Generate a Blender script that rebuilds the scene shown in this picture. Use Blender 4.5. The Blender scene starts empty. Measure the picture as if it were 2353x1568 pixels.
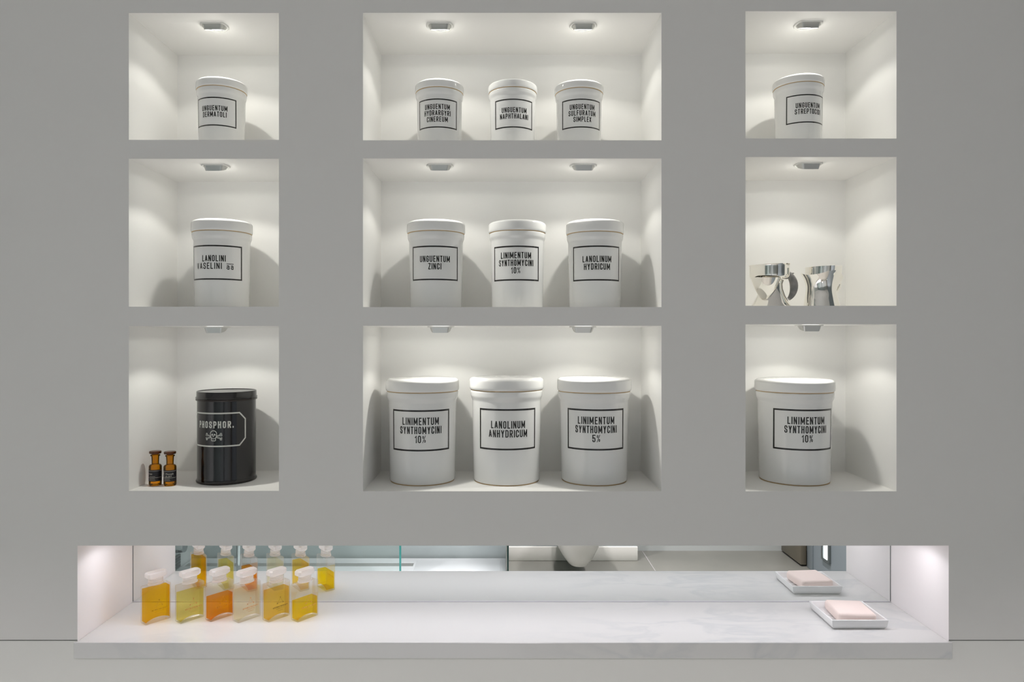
import bpy, bmesh, math, random
from math import sin, cos, pi, atan, asin, sqrt, radians as R
from mathutils import Vector, Matrix
random.seed(7)
sc = bpy.context.scene
col = sc.collection

# ------------------------------------------------------------------ camera, world, exposure
F, CX, CY, D, CAMZ = 1600.0, 1155.5, 775.0, 1.3, 1.55       # focal length in pixels, vanishing point, distance to the wall
cam_d = bpy.data.cameras.new('camera')
cam = bpy.data.objects.new('camera', cam_d); col.objects.link(cam)
cam.location = (0, -D, CAMZ); cam.rotation_euler = (pi/2, 0, 0)
cam_d.sensor_width = 36; cam_d.lens = F/2353*36
cam_d.shift_x = (2353/2-CX)/2353; cam_d.shift_y = -(1568/2-CY)/2353
cam_d.clip_start = 0.01
sc.camera = cam
w = bpy.data.worlds.new('world'); sc.world = w; w.use_nodes = True
w.node_tree.nodes['Background'].inputs[0].default_value = (.9, .95, 1, 1)
w.node_tree.nodes['Background'].inputs[1].default_value = 0.05
sc.view_settings.view_transform = 'Standard'; sc.view_settings.look = 'None'
sc.view_settings.exposure = 0.0; sc.view_settings.gamma = 1.0; sc.view_settings.use_curve_mapping = False
sc.cycles.max_bounces = 12; sc.cycles.diffuse_bounces = 6; sc.cycles.glossy_bounces = 6
sc.cycles.transparent_max_bounces = 20; sc.cycles.transmission_bounces = 8
sc.cycles.caustics_reflective = True; sc.cycles.blur_glossy = .3; sc.cycles.caustics_refractive = False
sc.cycles.sample_clamp_indirect = 4.0

SPOT_W, GLOW_W, STRIP_W, ROOM_W = .54, .104, .88, 20.8     # lamp strengths
SPOT_C, STRIP_C, ROOM_C = (1.0, .983, .912), (1.0, .985, 1.05), (1.0, .895, .935)

def wx(u, dep=0.0): return (u-CX)/F*(D+dep)
def wz(v, dep=0.0): return CAMZ-(v-CY)/F*(D+dep)

# ------------------------------------------------------------------ materials
def mat(name, color, rough=.5, metal=0.0, spec=.5, coat=0.0, bump=None, var=None):
    m = bpy.data.materials.new(name); m.use_nodes = True
    nt = m.node_tree; b = nt.nodes['Principled BSDF']
    b.inputs['Base Color'].default_value = (*color, 1)
    b.inputs['Roughness'].default_value = rough; b.inputs['Metallic'].default_value = metal
    b.inputs['Specular IOR Level'].default_value = spec
    if coat: b.inputs['Coat Weight'].default_value = coat; b.inputs['Coat Roughness'].default_value = .03
    if bump or var:
        tc = nt.nodes.new('ShaderNodeTexCoord')
    if bump:
        sca, st, dist = bump
        n = nt.nodes.new('ShaderNodeTexNoise'); n.inputs['Scale'].default_value = sca; n.inputs['Detail'].default_value = 2
        bp = nt.nodes.new('ShaderNodeBump'); bp.inputs['Strength'].default_value = st; bp.inputs['Distance'].default_value = dist
        nt.links.new(tc.outputs['Object'], n.inputs['Vector']); nt.links.new(n.outputs[0], bp.inputs['Height'])
        nt.links.new(bp.outputs[0], b.inputs['Normal'])
    if var:
        sca, c2 = var
        n = nt.nodes.new('ShaderNodeTexNoise'); n.inputs['Scale'].default_value = sca; n.inputs['Detail'].default_value = 4
        rp = nt.nodes.new('ShaderNodeValToRGB'); rp.color_ramp.elements[0].color = (*color, 1); rp.color_ramp.elements[1].color = (*c2, 1)
        rp.color_ramp.elements[0].position = .35; rp.color_ramp.elements[1].position = .7
        nt.links.new(tc.outputs['Object'], n.inputs['Vector']); nt.links.new(n.outputs[0], rp.inputs[0])
        nt.links.new(rp.outputs[0], b.inputs['Base Color'])
    return m

def see_through(name, tint, body, clear=.5, gloss=.08, rough=.05, translucent=.5):
    """glass or liquid: part clear tinted, part milky, with a fresnel gloss"""
    m = bpy.data.materials.new(name); m.use_nodes = True
    nt = m.node_tree; nt.nodes.clear(); N = nt.nodes.new; L = nt.links.new
    out = N('ShaderNodeOutputMaterial'); tr = N('ShaderNodeBsdfTransparent'); tr.inputs[0].default_value = (*tint, 1)
    df = N('ShaderNodeBsdfDiffuse'); df.inputs[0].default_value = (*body, 1)
    tl = N('ShaderNodeBsdfTranslucent'); tl.inputs[0].default_value = (*body, 1)
    mx = N('ShaderNodeMixShader'); mx.inputs[0].default_value = translucent; L(df.outputs[0], mx.inputs[1]); L(tl.outputs[0], mx.inputs[2])
    m2 = N('ShaderNodeMixShader'); m2.inputs[0].default_value = clear; L(mx.outputs[0], m2.inputs[1]); L(tr.outputs[0], m2.inputs[2])
    gl = N('ShaderNodeBsdfGlossy'); gl.inputs['Roughness'].default_value = rough
    fr = N('ShaderNodeFresnel'); fr.inputs[0].default_value = 1.45
    mu = N('ShaderNodeMath'); mu.operation = 'MULTIPLY'; mu.inputs[1].default_value = gloss; L(fr.outputs[0], mu.inputs[0])
    m3 = N('ShaderNodeMixShader'); L(mu.outputs[0], m3.inputs[0]); L(m2.outputs[0], m3.inputs[1]); L(gl.outputs[0], m3.inputs[2])
    L(m3.outputs[0], out.inputs[0])
    return m

def emit(name, color, strength):
    m = bpy.data.materials.new(name); m.use_nodes = True; nt = m.node_tree; nt.nodes.clear()
    o = nt.nodes.new('ShaderNodeOutputMaterial'); e = nt.nodes.new('ShaderNodeEmission')
    e.inputs[0].default_value = (*color, 1); e.inputs[1].default_value = strength; nt.links.new(e.outputs[0], o.inputs[0])
    return m

def marble(name, base, vein, scale, lo, hi, rough):
    m = bpy.data.materials.new(name); m.use_nodes = True; nt = m.node_tree; b = nt.nodes['Principled BSDF']
    b.inputs['Roughness'].default_value = rough
    N = nt.nodes.new; L = nt.links.new
    tc = N('ShaderNodeTexCoord'); mp = N('ShaderNodeMapping'); mp.inputs['Rotation'].default_value = (0, 0, .7); mp.inputs['Scale'].default_value = (1, 2.6, 1.6)
    n1 = N('ShaderNodeTexNoise'); n1.inputs['Scale'].default_value = scale; n1.inputs['Detail'].default_value = 8; n1.inputs['Distortion'].default_value = .8
    L(tc.outputs['Object'], mp.inputs[0]); L(mp.outputs[0], n1.inputs['Vector'])
    sb = N('ShaderNodeMath'); sb.operation = 'SUBTRACT'; sb.inputs[1].default_value = .5; L(n1.outputs[0], sb.inputs[0])
    ab = N('ShaderNodeMath'); ab.operation = 'ABSOLUTE'; L(sb.outputs[0], ab.inputs[0])
    rp = N('ShaderNodeValToRGB'); rp.color_ramp.elements[0].position = lo; rp.color_ramp.elements[1].position = hi
    rp.color_ramp.elements[0].color = (*vein, 1); rp.color_ramp.elements[1].color = (*base, 1); L(ab.outputs[0], rp.inputs[0])
    n2 = N('ShaderNodeTexNoise'); n2.inputs['Scale'].default_value = scale*.55; n2.inputs['Detail'].default_value = 3
    L(tc.outputs['Object'], n2.inputs['Vector'])
    r2 = N('ShaderNodeValToRGB'); r2.color_ramp.elements[0].position = .45; r2.color_ramp.elements[1].position = .68; L(n2.outputs[0], r2.inputs[0])
    mx = N('ShaderNodeMix'); mx.data_type = 'RGBA'; mx.inputs[6].default_value = (*base, 1)
    L(r2.outputs[0], mx.inputs[0]); L(rp.outputs[0], mx.inputs[7]); L(mx.outputs[2], b.inputs['Base Color'])
    return m

M = {}
M['wall'] = mat('grey wall paint', (.80, .79, .77), .55, spec=.25)
M['wall_low_lit'] = mat('grey wall paint with bounce light', (.86, .86, .825), .5, spec=.25)  # wall paint made lighter, standing in for light bounced onto the lower wall
M['niche'] = mat('white niche lacquer', (.90, .893, .872), .55, spec=.18)
M['niche_low'] = mat('white recess lacquer', (.91, .872, .872), .4, spec=.3)
M['marble'] = marble('white marble', (.765, .765, .755), (.67, .685, .69), 5.0, 0.0, .06, .22)
M['mirror'] = mat('silvered mirror', (.86, .885, .875), 0.0, 1.0)
M['mirror_edge'] = mat('mirror edge', (.16, .17, .17), .3)
M['sealant'] = mat('grey sealant', (.62, .62, .65), .5)
M['gap'] = mat('dark joint', (.30, .30, .29), .8)
M['glaze'] = mat('white ceramic glaze', (.84, .84, .825), .07, spec=.55, bump=(26, .10, .004))
M['raw'] = mat('unglazed clay edge', (.50, .33, .14), .8)
M['black'] = mat('black label print', (.018, .016, .014), .22)
M['tin'] = mat('black enamelled tin', (.006, .005, .006), .10, spec=.7, bump=(220, .05, .001))
M['tin_edge'] = mat('worn tin seam', (.03, .024, .022), .25, .3)
M['tin_print'] = mat('off white print', (.66, .67, .62), .4)
M['silver'] = mat('polished silver', (.93, .91, .86), .02, 1.0)
M['handle'] = mat('grey horn handle', (.17, .17, .17), .22, spec=.6, var=(60, (.27, .26, .25)))
M['amber'] = see_through('amber glass', (.97, .60, .05), (.55, .25, .01), .82, 1.0, .03)
M['amber_dark'] = see_through('dark amber glass', (.55, .25, .08), (.16, .06, .02), .45, 1.0, .03)
M['vial_label'] = mat('black vial label', (.012, .010, .014), .4)
M['vial_print'] = mat('cream vial print', (.62, .58, .50), .5)
M['frost'] = see_through('frosted bottle glass', (.99, .985, .98), (.98, .96, .94), .93, .35, .12, .8)
M['cap'] = see_through('frosted white stopper', (.99, .98, .975), (.985, .965, .955), .36, .35, .15, .82)
M['dish'] = mat('white porcelain', (.86, .86, .86), .12, spec=.5)
M['soap'] = mat('pale pink soap', (.90, .77, .72), .5, spec=.3)
M['spot_metal'] = mat('satin nickel', (.62, .62, .60), .30, .85)
M['spot_ring'] = mat('pale lamp flange', (.74, .74, .71), .35)
M['lens'] = emit('lit lens', (1, .985, .95), 9.0)
M['strip'] = emit('lit strip', (1, .97, .97), 3.0)
M['night'] = emit('lit step lamp', (.93, .97, 1), 7.0)
M['down'] = emit('lit downlight', (1, .98, .94), 12.0)
M['ceil'] = mat('white ceiling paint', (.8, .8, .79), .8)
M['floor'] = mat('grey stone floor', (.150, .156, .135), .35, spec=.4, var=(3, (.18, .185, .16)))
M['stone'] = marble('blue grey marble', (.40, .455, .455), (.32, .37, .37), 2.2, 0.0, .12, .25)
M['roomwall'] = mat('grey green tiles', (.48, .52, .50), .4)
M['greenwall'] = mat('green grey wall', (.70, .745, .73), .5)
M['bluewall'] = mat('slate blue wall', (.24, .285, .305), .5)
M['plinth'] = mat('pale stone plinth', (.62, .635, .58), .4)
M['drain'] = mat('grey drain cover', (.20, .215, .20), .4)
M['brown'] = mat('olive brown door', (.17, .155, .115), .4)
M['toilet'] = mat('sanitary porcelain', (.62, .62, .59), .15)
M['chrome'] = mat('chrome', (.55, .57, .58), .08, 1.0)
M['dark'] = mat('dark metal', (.10, .12, .12), .4)
M['tray'] = mat('white shower tray', (.66, .71, .71), .15)
M['glass'] = see_through('green shower glass', (.955, .985, .975), (.6, .7, .68), .97, .8, .0)
M['glass_edge'] = mat('green glass edge', (.03, .22, .20), .2)
M['glass_edge_dark'] = mat('dark glass edge', (.012, .035, .03), .2)

# ------------------------------------------------------------------ mesh helpers
class MB:
    def __init__(s): s.v = []; s.f = []; s.m = []
    def add(s, vs, fs, mi=0):
        o = len(s.v); s.v += [tuple(p) for p in vs]; s.f += [tuple(i+o for i in f) for f in fs]; s.m += [mi]*len(fs); return s
    def box(s, x0, x1, y0, y1, z0, z1, bev=0.0, seg=2, mi=0, tf=None):
        bm = bmesh.new(); bmesh.ops.create_cube(bm, size=1)
        for p in bm.verts:
            p.co = Vector(((x0+x1)/2+p.co.x*(x1-x0), (y0+y1)/2+p.co.y*(y1-y0), (z0+z1)/2+p.co.z*(z1-z0)))
        if bev: bmesh.ops.bevel(bm, geom=list(bm.edges), offset=bev, segments=seg, affect='EDGES', profile=.5)
        return s.take(bm, mi, tf)
    def take(s, bm, mi=0, tf=None):
        bm.verts.index_update()
        vs = [(tf @ p.co) if tf else p.co.copy() for p in bm.verts]
        s.add(vs, [[p.index for p in f.verts] for f in bm.faces], mi); bm.free(); return s
    def lathe(s, prof, n=64, mi=0, c=(0, 0), sx=1.0, sy=1.0, close=True):
        vs = []; fs = []
        for (r, z) in prof:
            for k in range(n):
                a = 2*pi*k/n; vs.append((c[0]+r*sx*cos(a), c[1]+r*sy*sin(a), z))
        for i in range(len(prof)-1):
            for k in range(n):
                k2 = (k+1) % n
                fs.append((i*n+k, i*n+k2, (i+1)*n+k2, (i+1)*n+k))
        if close:
            if prof[0][0] > 1e-6: fs.append(tuple(reversed(range(n))))
            if prof[-1][0] > 1e-6: fs.append(tuple((len(prof)-1)*n+k for k in range(n)))
        return s.add(vs, fs, mi)
    def tube(s, pts, rad, n=12, mi=0):
        pts = [Vector(p) for p in pts]
        rads = rad if isinstance(rad, (list, tuple)) else [rad]*len(pts)
        vs = []; fs = []
        prev = None
        for i, p in enumerate(pts):
            t = (pts[min(i+1, len(pts)-1)]-pts[max(i-1, 0)]).normalized()
            if prev is None:
                a = Vector((0, 0, 1)) if abs(t.z) < .9 else Vector((1, 0, 0))
                u = t.cross(a).normalized()
            else:
                u = (prev - t*prev.dot(t)).normalized()
            prev = u; q = t.cross(u)
            for k in range(n):
                an = 2*pi*k/n; vs.append(p+(u*cos(an)+q*sin(an))*rads[i])
        for i in range(len(pts)-1):
            for k in range(n):
                k2 = (k+1) % n; fs.append((i*n+k, i*n+k2, (i+1)*n+k2, (i+1)*n+k))
        fs.append(tuple(reversed(range(n)))); fs.append(tuple((len(pts)-1)*n+k for k in range(n)))
        return s.add(vs, fs, mi)
    def build(s, name, mats, parent=None, smooth=35, fix=True):
        me = bpy.data.meshes.new(name); me.from_pydata(s.v, [], s.f)
        for m in (mats if isinstance(mats, list) else [mats]): me.materials.append(m)
        for p, mi in zip(me.polygons, s.m): p.material_index = mi
        if fix:
            bm = bmesh.new(); bm.from_mesh(me); bmesh.ops.recalc_face_normals(bm, faces=bm.faces[:]); bm.to_mesh(me); bm.free()
        if smooth:
            for p in me.polygons: p.use_smooth = True
            me.set_sharp_from_angle(angle=R(smooth))
        me.update()
        o = bpy.data.objects.new(name, me); col.objects.link(o)
        if parent: o.parent = parent
        return o

def tag(o, label=None, cat=None, group=None, kind=None):
    if label: o['label'] = label
    if cat: o['category'] = cat
    if group: o['group'] = group
    if kind: o['kind'] = kind
    return o
def thing(name, label, cat, loc, rz=0.0, group=None):
    o = bpy.data.objects.new(name, None); col.objects.link(o)
    o.empty_display_size = .02
    o.location = loc; o.rotation_euler = (0, 0, rz)
    return tag(o, label, cat, group)
def struct(name, mb, m, label=None, **k):
    return tag(mb.build(name, m, None, **k), label, None, None, 'structure')
def copy_tree(o, parent=None):
    c = o.copy(); col.objects.link(c)
    if parent: c.parent = parent
    for ch in o.children: copy_tree(ch, c)
    return c

# ------------------------------------------------------------------ stroke lettering (condensed grotesque)
def rr(x0, y0, x1, y1, rx, ry, n=4, corners='1111'):
    """rounded rectangle polyline, counter clockwise from bottom left"""
    pts = []
    for (cx, cy, a0, on, px, py) in ((x0+rx, y0+ry, pi, corners[0], x0, y0), (x1-rx, y0+ry, 1.5*pi, corners[1], x1, y0),
                                     (x1-rx, y1-ry, 0, corners[2], x1, y1), (x0+rx, y1-ry, .5*pi, corners[3], x0, y1)):
        if on == '1':
            for k in range(n+1):
                a = a0+.5*pi*k/n; pts.append((cx+rx*cos(a), cy+ry*sin(a)))
        else: pts.append((px, py))
    return pts
_rx, _ry = .45, .17
def _arc(cx, cy, rx, ry, a0, a1, n=4): return [(cx+rx*cos(a0+(a1-a0)*k/n), cy+ry*sin(a0+(a1-a0)*k/n)) for k in range(n+1)]
_O = rr(0, 0, 1, 1, _rx, _ry)
_Cc = [(1, .74)]+_arc(1-_rx, 1-_ry, _rx, _ry, 0, pi/2)+_arc(_rx, 1-_ry, _rx, _ry, pi/2, pi)+_arc(_rx, _ry, _rx, _ry, pi, 1.5*pi)+_arc(1-_rx, _ry, _rx, _ry, 1.5*pi, 2*pi)
_bowl = lambda y0, y1, x1=1.0: [(0, y1)]+_arc(x1-_rx, y1-_ry*.85, _rx, _ry*.85, pi/2, 0)+_arc(x1-_rx, y0+_ry*.85, _rx, _ry*.85, 0, -pi/2)+[(0, y0)]
G = {  # letter: (width, [(points, closed)])
 'A': (.46, [([(.02, 0), (.46, 1)], 2), ([(.54, 1), (.98, 0)], 2), ([(.18, .27), (.82, .27)], 0)]),
 'C': (.42, [(_Cc+[(1, .26)], 0)]),
 'D': (.42, [([(0, 0), (0, 1)]+_arc(1-_rx, 1-_ry, _rx, _ry, pi/2, 0)+_arc(1-_rx, _ry, _rx, _ry, 0, -pi/2), 1)]),
 'E': (.37, [([(1, 1), (0, 1), (0, 0), (1, 0)], 0), ([(0, .52), (.85, .52)], 0)]),
 'F': (.37, [([(1, 1), (0, 1), (0, 0)], 0), ([(0, .52), (.85, .52)], 0)]),
 'G': (.42, [(_Cc+[(1, .47), (.55, .47)], 0)]),
 'H': (.42, [([(0, 0), (0, 1)], 0), ([(1, 0), (1, 1)], 0), ([(0, .52), (1, .52)], 0)]),
 'I': (.125, [([(.5, 0), (.5, 1)], 0)]),
 'L': (.36, [([(0, 1), (0, 0), (1, 0)], 0)]),
 'M': (.56, [([(0, 0), (0, 1)], 0), ([(1, 0), (1, 1)], 0), ([(.02, 1), (.48, .2)], 2), ([(.52, .2), (.98, 1)], 2)]),
 'N': (.43, [([(0, 0), (0, 1)], 0), ([(1, 0), (1, 1)], 0), ([(.04, 1), (.96, 0)], 2)]),
 'O': (.42, [(_O, 1)]),
 'P': (.41, [([(0, 0), (0, 1)], 0), (_bowl(.44, 1), 0)]),
 'R': (.42, [([(0, 0), (0, 1)], 0), (_bowl(.47, 1), 0), ([(.5, .47), (1, 0)], 0)]),
 'S': (.42, [([(0, .25)]+_arc(_rx, _ry, _rx, _ry, pi, 1.5*pi)+_arc(1-_rx, _ry, _rx, _ry, 1.5*pi, 2*pi)+[(1, .31), (.86, .44), (.14, .57), (0, .70)]+_arc(_rx, 1-_ry, _rx, _ry, pi, pi/2)+_arc(1-_rx, 1-_ry, _rx, _ry, pi/2, 0)+[(1, .76)], 0)]),
 'T': (.38, [([(0, 1), (1, 1)], 0), ([(.5, 0), (.5, 1)], 0)]),
 'U': (.42, [([(0, 1)]+_arc(_rx, _ry, _rx, _ry, pi, 1.5*pi)+_arc(1-_rx, _ry, _rx, _ry, 1.5*pi, 2*pi)+[(1, 1)], 0)]),
 'V': (.44, [([(.02, 1), (.46, 0)], 2), ([(.54, 0), (.98, 1)], 2)]),
 'X': (.44, [([(0, 1), (1, 0)], 2), ([(0, 0), (1, 1)], 2)]),
 'Y': (.44, [([(.02, 1), (.5, .42)], 2), ([(.5, .42), (.98, 1)], 2), ([(.5, 0), (.5, .45)], 0)]),
 'Z': (.40, [([(0, 1), (1, 1)], 0), ([(1, 1), (0, 0)], 2), ([(0, 0), (1, 0)], 0)]),
 '0': (.42, [(_O, 1)]),
 '1': (.26, [([(0, .78), (1, 1), (1, 0)], 0)]),
 '3': (.42, [([(0, .8)]+_arc(_rx, 1-_ry, _rx, _ry, pi, pi/2)+_arc(1-_rx, 1-_ry, _rx, _ry, pi/2, 0)+[(.95, .62), (.45, .52), (.95, .42)]+_arc(1-_rx, _ry, _rx, _ry, 0, -pi/2)+_arc(_rx, _ry, _rx, _ry, 1.5*pi, pi)+[(0, .22)], 0)]),
 '5': (.42, [([(1, 1), (0, 1), (0, .52), (.55, .58)]+_arc(1-_rx, .6-_ry, _rx, _ry, pi/2, 0)+_arc(1-_rx, _ry, _rx, _ry, 0, -pi/2)+_arc(_rx, _ry, _rx, _ry, 1.5*pi, pi)+[(0, .22)], 0)]),
 '%': (.50, [([(.95, 1), (.05, 0)], 0), (rr(0, .62, .36, .98, .17, .15, 3), 1), (rr(.64, .02, 1, .38, .17, .15, 3), 1)]),
 '-': (.28, [([(0, .45), (1, .45)], 0)]),
 '.': (.13, [([(.5, 0), (.5, .10)], 0)]),
 'a': (.40, [([(0, .52), (.3, .60), (.7, .60), (1, .48), (1, 0)], 0), ([(1, .36), (.3, .36), (0, .25), (0, .1), (.3, 0), (.7, 0), (1, .12)], 0)]),
 'h': (.34, [([(0, 0), (0, 1)], 0), ([(0, .5), (.4, .66), (.8, .62), (1, .45), (1, 0)], 0)]),
 'o': (.36, [(rr(0, 0, 1, .66, .45, .17, 3), 1)]),
 's': (.32, [([(1, .55), (.6, .66), (.1, .58), (.1, .42), (.9, .26), (.9, .08), (.4, 0), (0, .1)], 0)]),
 'p': (.36, [([(0, .66), (0, -.18)], 0), (rr(0, 0, 1, .66, .45, .17, 3), 1)]),
 'r': (.24, [([(0, 0), (0, .66)], 0), ([(0, .45), (.5, .64), (1, .6)], 0)]),
 'u': (.34, [([(0, .66), (0, .18), (.35, 0), (.7, .04), (1, .2)], 0), ([(1, .66), (1, 0)], 0)]),
 ' ': (.30, []),
}
def ribbon(pts, closed, t, out, maxlen=None):
    """2D polyline -> list of quads with mitred joints, appended to out as 4-tuples of (x, y)"""
    P = [Vector((p[0], p[1])) for p in pts]
    Q = [P[0]]
    for p in P[1:]:
        if (p-Q[-1]).length > 1e-7: Q.append(p)
    if closed and (Q[0]-Q[-1]).length < 1e-7: Q.pop()
    if maxlen:
        S = []
        for i in range(len(Q) if closed else len(Q)-1):
            a, b = Q[i], Q[(i+1) % len(Q)]; k = max(1, int(math.ceil((b-a).length/maxlen)))
            S += [a+(b-a)*j/k for j in range(k)]
        if not closed: S.append(Q[-1])
        Q = S
    n = len(Q); Ls = []; Rs = []
    for i in range(n):
        a = Q[i-1] if (closed or i > 0) else None; b = Q[(i+1) % n] if (closed or i < n-1) else None
        d1 = (Q[i]-a).normalized() if a is not None else None; d2 = (b-Q[i]).normalized() if b is not None else None
        if d1 is None: d1 = d2
        if d2 is None: d2 = d1
        n1 = Vector((-d1.y, d1.x)); n2 = Vector((-d2.y, d2.x)); m = n1+n2
        if m.length < 1e-6: m = n1
        m.normalize(); k = min(1/max(m.dot(n1), .25), 1.7)
        Ls.append(Q[i]+m*t/2*k); Rs.append(Q[i]-m*t/2*k)
    for i in range(n if closed else n-1):
        j = (i+1) % n
        out.append((Ls[i], Rs[i], Rs[j], Ls[j]))
def text_quads(s, cap, th=.135, gap=.145, maxw=None, squeeze=1.0):
    """quads of one line of text, centred on x = 0, baseline y = 0"""
    ws = [G[c][0]*squeeze for c in s]; tot = sum(ws)+gap*squeeze*(len(s)-1)
    k = cap; kx = cap
    if maxw: kx = maxw/tot
    x = -tot/2; out = []
    for c, wd in zip(s, ws):
        t = th*.55 if c == '%' else th
        for pts, cl in G[c][1]:
            iw = max(wd-th, 1e-5)
            pp = [((x+th/2+p[0]*iw)*kx, (th/2+p[1]*(1-th))*k) for p in pts]
            if cl != 1:                               # square ends reach the full height; slanted ones only just
                e = (.5 if cl == 0 else .32)*th*cap
                a, b = Vector(pp[0]), Vector(pp[1]); pp[0] = tuple(a+(a-b).normalized()*e)
                a, b = Vector(pp[-1]), Vector(pp[-2]); pp[-1] = tuple(a+(a-b).normalized()*e)
            ribbon(pp, cl == 1, t*cap, out)
        x += wd+gap*squeeze
    return out
def rect_frame(x0, x1, y0, y1, t, out, maxlen):
    ribbon([(x0+t/2, y0+t/2), (x1-t/2, y0+t/2), (x1-t/2, y1-t/2), (x0+t/2, y1-t/2)], 1, t, out, maxlen)
def wrap(quads, fr, ac, off=.00025):
    """map label quads (arc length, height) onto a lathed body: fr(z) = radius, ac = azimuth of x = 0 (0 = facing the room)"""
    mb = MB()
    for q in quads:
        vs = []
        for p in q:
            r = fr(p[1])+off; a = ac+p[0]/fr(p[1]); vs.append((r*sin(a), -r*cos(a), p[1]))
        mb.add(vs, [(0, 1, 2, 3)])
    return mb
def flat(quads, y, x0, z0):
    mb = MB()
    for q in quads: mb.add([(x0+p[0], y, z0+p[1]) for p in q], [(0, 1, 2, 3)])
    return mb

# ------------------------------------------------------------------ the front wall with its openings
COLS = [(296, 641), (834, 1520), (1713, 2060)]
ROWS = [(29.5, 322.5), (364.5, 706), (749, 1129.5)]
COLV = {0: (0, 0), 1: (0, 0), 2: (-4, -3.5)}
def niche_px(c, r):
    a, b = COLS[c]; t, bt = ROWS[r]
    if c == 2: t -= 3.5; bt -= (4, 3, 0)[r]
    if c == 0: t += .5; bt -= 1
    return a, b, t, bt
NY = .194                               # depth of the niches
LX0, LX1, LZT = wx(178), wx(2180), wz(1254.5)
CTZ = wz(1384, NY)                      # top of the marble counter
openings = []
for c in range(3):
    for r in range(3):
        a, b, t, bt = niche_px(c, r); openings.append((wx(a), wx(b), wz(bt), wz(t)))
RX0, RX1, RZ1, RY0 = -2.15, 2.06, 2.6, -3.36    # the bathroom around
SEAM = wz(1472)
openings_low = [(LX0, LX1, CTZ-.03, LZT)]
xs = sorted({RX0, RX1} | {v for o in openings+openings_low for v in o[:2]})
zs = sorted({SEAM+.0008, RZ1} | {v for o in openings for v in o[2:]} | {LZT})
mb = MB()
for i in range(len(xs)-1):
    for j in range(len(zs)-1):
        mx_, mz_ = (xs[i]+xs[i+1])/2, (zs[j]+zs[j+1])/2
        if any(o[0] < mx_ < o[1] and o[2] < mz_ < o[3] for o in openings+openings_low): continue
        mb.add([(xs[i], 0, zs[j]), (xs[i+1], 0, zs[j]), (xs[i+1], 0, zs[j+1]), (xs[i], 0, zs[j+1])], [(0, 1, 2, 3)])
struct('wall_front', mb, M['wall'], 'smooth grey wall with nine square lit niches and a long low recess', smooth=0, fix=False)
mb = MB()
low = SEAM-.0010
mb.add([(RX0, 0, 0), (LX0, 0, 0), (LX0, 0, low), (RX0, 0, low)], [(0, 1, 2, 3)])
mb.add([(LX1, 0, 0), (RX1, 0, 0), (RX1, 0, low), (LX1, 0, low)], [(0, 1, 2, 3)])
mb.add([(LX0, 0, 0), (LX1, 0, 0), (LX1, 0, CTZ-.028), (LX0, 0, CTZ-.028)], [(0, 1, 2, 3)])
struct('wall_front_lower', mb, M['wall_low_lit'], 'grey wall panel below the thin seam and the marble counter', smooth=0, fix=False)
mb = MB(); mb.box(RX0, LX0-.0002, .0012, .006, SEAM-.01, SEAM+.01); mb.box(LX1+.0002, RX1, .0012, .006, SEAM-.01, SEAM+.01)
struct('trim_1', mb, M['gap'], 'dark shadow joint between the two wall panels', smooth=0)

def liner(name, x0, x1, z0, z1, dep, m, label, wallt=.006):
    t = wallt
    mb = MB()
    inn = [(x0, 0, z0), (x1, 0, z0), (x1, 0, z1), (x0, 0, z1), (x0, dep, z0), (x1, dep, z0), (x1, dep, z1), (x0, dep, z1)]
    out = [(x0-t, .0012, z0-t), (x1+t, .0012, z0-t), (x1+t, .0012, z1+t), (x0-t, .0012, z1+t), (x0-t, dep+t, z0-t), (x1+t, dep+t, z0-t), (x1+t, dep+t, z1+t), (x0-t, dep+t, z1+t)]
    fs = [(4, 7, 6, 5), (0, 4, 5, 1), (3, 2, 6, 7), (0, 3, 7, 4), (1, 5, 6, 2)]
    fo = [tuple(8+i for i in reversed(f)) for f in fs]
    rim = [(0, 1, 9, 8), (1, 2, 10, 9), (2, 3, 11, 10), (3, 0, 8, 11)]
    mb.add(inn+out, fs+fo+rim)
    return struct(name, mb, m, label, smooth=0)
names = ['top', 'middle', 'lower']
for k, (x0, x1, z0, z1) in enumerate(openings):
    c, r = divmod(k, 3)
    liner('wall_niche', x0, x1, z0, z1, NY, M['niche'], 'white lined niche in the grey wall, %s row' % names[r])
# long recess: ceiling, two cheeks, back
mb = MB(); t = .006; dep = .200
mb.add([(LX0, 0, CTZ-.0005), (LX0, dep, CTZ-.0005), (LX0, dep, LZT), (LX0, 0, LZT)], [(0, 1, 2, 3)])
mb.add([(LX1, 0, CTZ-.0005), (LX1, dep, CTZ-.0005), (LX1, dep, LZT), (LX1, 0, LZT)], [(0, 1, 2, 3)])
mb.add([(LX0, 0, LZT), (LX1, 0, LZT), (LX1, dep, LZT), (LX0, dep, LZT)], [(0, 1, 2, 3)])
mb.add([(LX0, dep, CTZ-.05), (LX1, dep, CTZ-.05), (LX1, dep, LZT), (LX0, dep, LZT)], [(0, 1, 2, 3)])
struct('wall_recess', mb, M['niche_low'], 'white sides and ceiling of the long low recess', smooth=0)

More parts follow.
